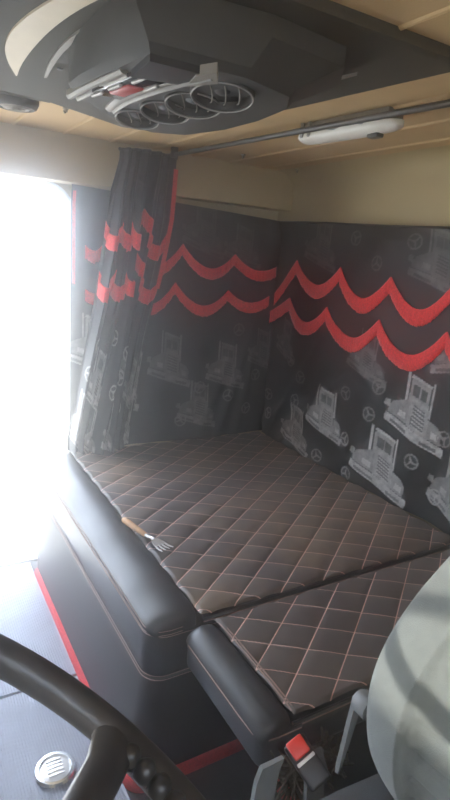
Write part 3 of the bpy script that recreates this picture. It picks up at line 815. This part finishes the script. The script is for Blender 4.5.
# recliner cover and bracket on the passenger side
q = at(363, 702, 'y', .478); 
mk = Matrix.Translation(tuple(q)) @ Matrix.Rotation(-PI/2, 4, 'X')
MB().lathe([(.018, -.018), (.018, .004), (.014, .010), (.001, .012)], 24, mk).build('recliner_knob', 'seat_plastic', t)
a_ = at(357, 702, 'y', .49); b_ = at(337, 772, 'y', .49)
MB().loft([[(p[0]-w_, p[1]-.004, p[2]), (p[0]+w_, p[1]-.004, p[2]), (p[0]+w_, p[1]+.004, p[2]), (p[0]-w_, p[1]+.004, p[2])] for p, w_ in ((a_, .008), (a_*.6+b_*.4, .0065), (b_, .002))]).build('side_bracket', 'seat_plastic', t)

# ------------------------------------------------------------------ seat-belt buckle between seat and bunk cushion
p = at(297, 747, 'y', .535); s_ = at(268, 790, 'y', .505)
t = thing('seat_belt_buckle', 'seat belt buckle with red release button between driver seat and cushion box', 'seat belt buckle', tuple(p))
dv = Vector(tuple(p-s_)); 
fr = Vector((-.40, -.50, .75)).normalized(); cr_, cu_ = Vector(ROT[:, 0]), Vector(ROT[:, 1])
sd_ = (cr_*.75 + cu_*.65); sd_ = (sd_ - fr*sd_.dot(fr)).normalized(); up_ = fr.cross(sd_)*-1
up_ = up_ if up_.dot(cu_) > 0 else -up_; sd_ = fr.cross(up_)
mb_ = Matrix.Translation(Vector(tuple(p))) @ Matrix((sd_, fr, up_)).transposed().to_4x4()
MB().rbox(-.019, .019, -.011, .011, -.060, .011, .005, 3, mb_).build('housing', 'black', t)
MB().rbox(-.0145, .0145, .006, .0135, -.015, .0125, .003, 3, mb_).build('release_button', 'red_plastic', t)['label'] = 'red release button'
MB().rbox(-.0165, .0165, .006, .0125, -.024, -.018, .002, 2, mb_).build('latch_slot', 'steel', t)
MB().loft([[mb_ @ Vector((sx_*w_, y_, -.055)) for sx_, y_ in ((-1,-.004),(1,-.004),(1,.004),(-1,.004))] if k == 0 else
           [Vector((c_[0]+sx_*w_, c_[1]+y_, c_[2])) for sx_, y_ in ((-1,-.004),(1,-.004),(1,.004),(-1,.004))]
           for k, (c_, w_) in enumerate(((None, .018), ((p[0]+.035, .53, .56), .016), ((p[0]+.05, .525, .40), .02)))]).build('stalk', 'webbing', t)
# pale folded strap beside it
tag(MB().loft([[(q[0]-.018, q[1]-.003, q[2]), (q[0]+.018, q[1]-.006, q[2]+.006), (q[0]+.018, q[1]+.002, q[2]+.004), (q[0]-.018, q[1]+.005, q[2])] for q in (at(272, 763, 'y', .512), at(266, 778, 'y', .51), at(262, 800, 'y', .507), at(260, 850, 'y', .505))]).build('belt_strap', 'seat_plastic'), 'pale grey belt strap end beside the red-buttoned buckle', 'strap')
# tangle of dry straw and wires in the gap by the seat
tg = MB()
for k in range(110):
    c_ = Vector((RNG.uniform(.52, .66), RNG.uniform(.57, .60), RNG.uniform(.42, .47)))
    d_ = Vector((RNG.normal(), RNG.normal(), RNG.normal()*.5)).normalized()*RNG.uniform(.015, .04)
    tg.tube([c_-d_, c_+Vector((0, 0, RNG.uniform(-.01, .015))), c_+d_], RNG.uniform(.0012, .003), 5)
tag(tg.build('straw_tangle', 'straw'), 'dark tangle of dry straw in the gap beside the driver seat', 'debris', kind='stuff')
MB_ = None

# ================================================================== ADDED GLARE VOLUME
hm = bpy.data.materials.new('glare_scatter'); hm.use_nodes = True
nt = hm.node_tree; nt.nodes.remove(nt.nodes['Principled BSDF'])
vsn = nt.nodes.new('ShaderNodeVolumeScatter'); vsn.inputs['Density'].default_value = GLARE; vsn.inputs['Anisotropy'].default_value = GLARE_G  # added scatter standing in for camera glare around the bright doorway
nt.links.new(vsn.outputs[0], nt.nodes['Material Output'].inputs['Volume'])
M['glare_scatter'] = hm
o = MB().box(-1.4, 1.75, -.9, 2.45, -.15, 1.9).build('glare_volume', 'glare_scatter', smooth=0)
tag(o, 'added scattering volume imitating lens glare from the open doorway', 'glare_volume', kind='stuff')

# ================================================================== LIGHT
W = bpy.data.worlds.new('sky'); SC.world = W; W.use_nodes = True
nt = W.node_tree; bg = nt.nodes['Background']
bg.inputs['Color'].default_value = (0.80, 0.91, 1.08, 1); bg.inputs['Strength'].default_value = 1.0
sl = bpy.data.lights.new('sun', 'SUN'); sl.energy = .75; sl.angle = math.radians(1.5); sl.color = (1, .95, .85)
so = bpy.data.objects.new('sun', sl); COL.objects.link(so)
sd = Vector((.94, .05, -.30)).normalized()
so.rotation_euler = sd.to_track_quat('-Z', 'Y').to_euler(); so.location = (-6, 0, 4)

# ================================================================== CAMERA
cd = bpy.data.cameras.new('camera'); co = bpy.data.objects.new('camera', cd); COL.objects.link(co)
cd.sensor_fit = 'VERTICAL'; cd.sensor_height = 36.0; cd.lens = 36.0*F_PX/800.0; cd.clip_start = .02; cd.clip_end = 200
mw = Matrix([list(ROT[0])+[CAM[0]], list(ROT[1])+[CAM[1]], list(ROT[2])+[CAM[2]], [0,0,0,1]])
co.matrix_world = mw
SC.camera = co
vs = SC.view_settings
vs.view_transform = 'Standard'; vs.look = 'None'; vs.gamma = 1.0; vs.use_curve_mapping = False; vs.exposure = 3.45
SC.cycles.max_bounces = 12; SC.cycles.diffuse_bounces = 6; SC.cycles.volume_bounces = 3
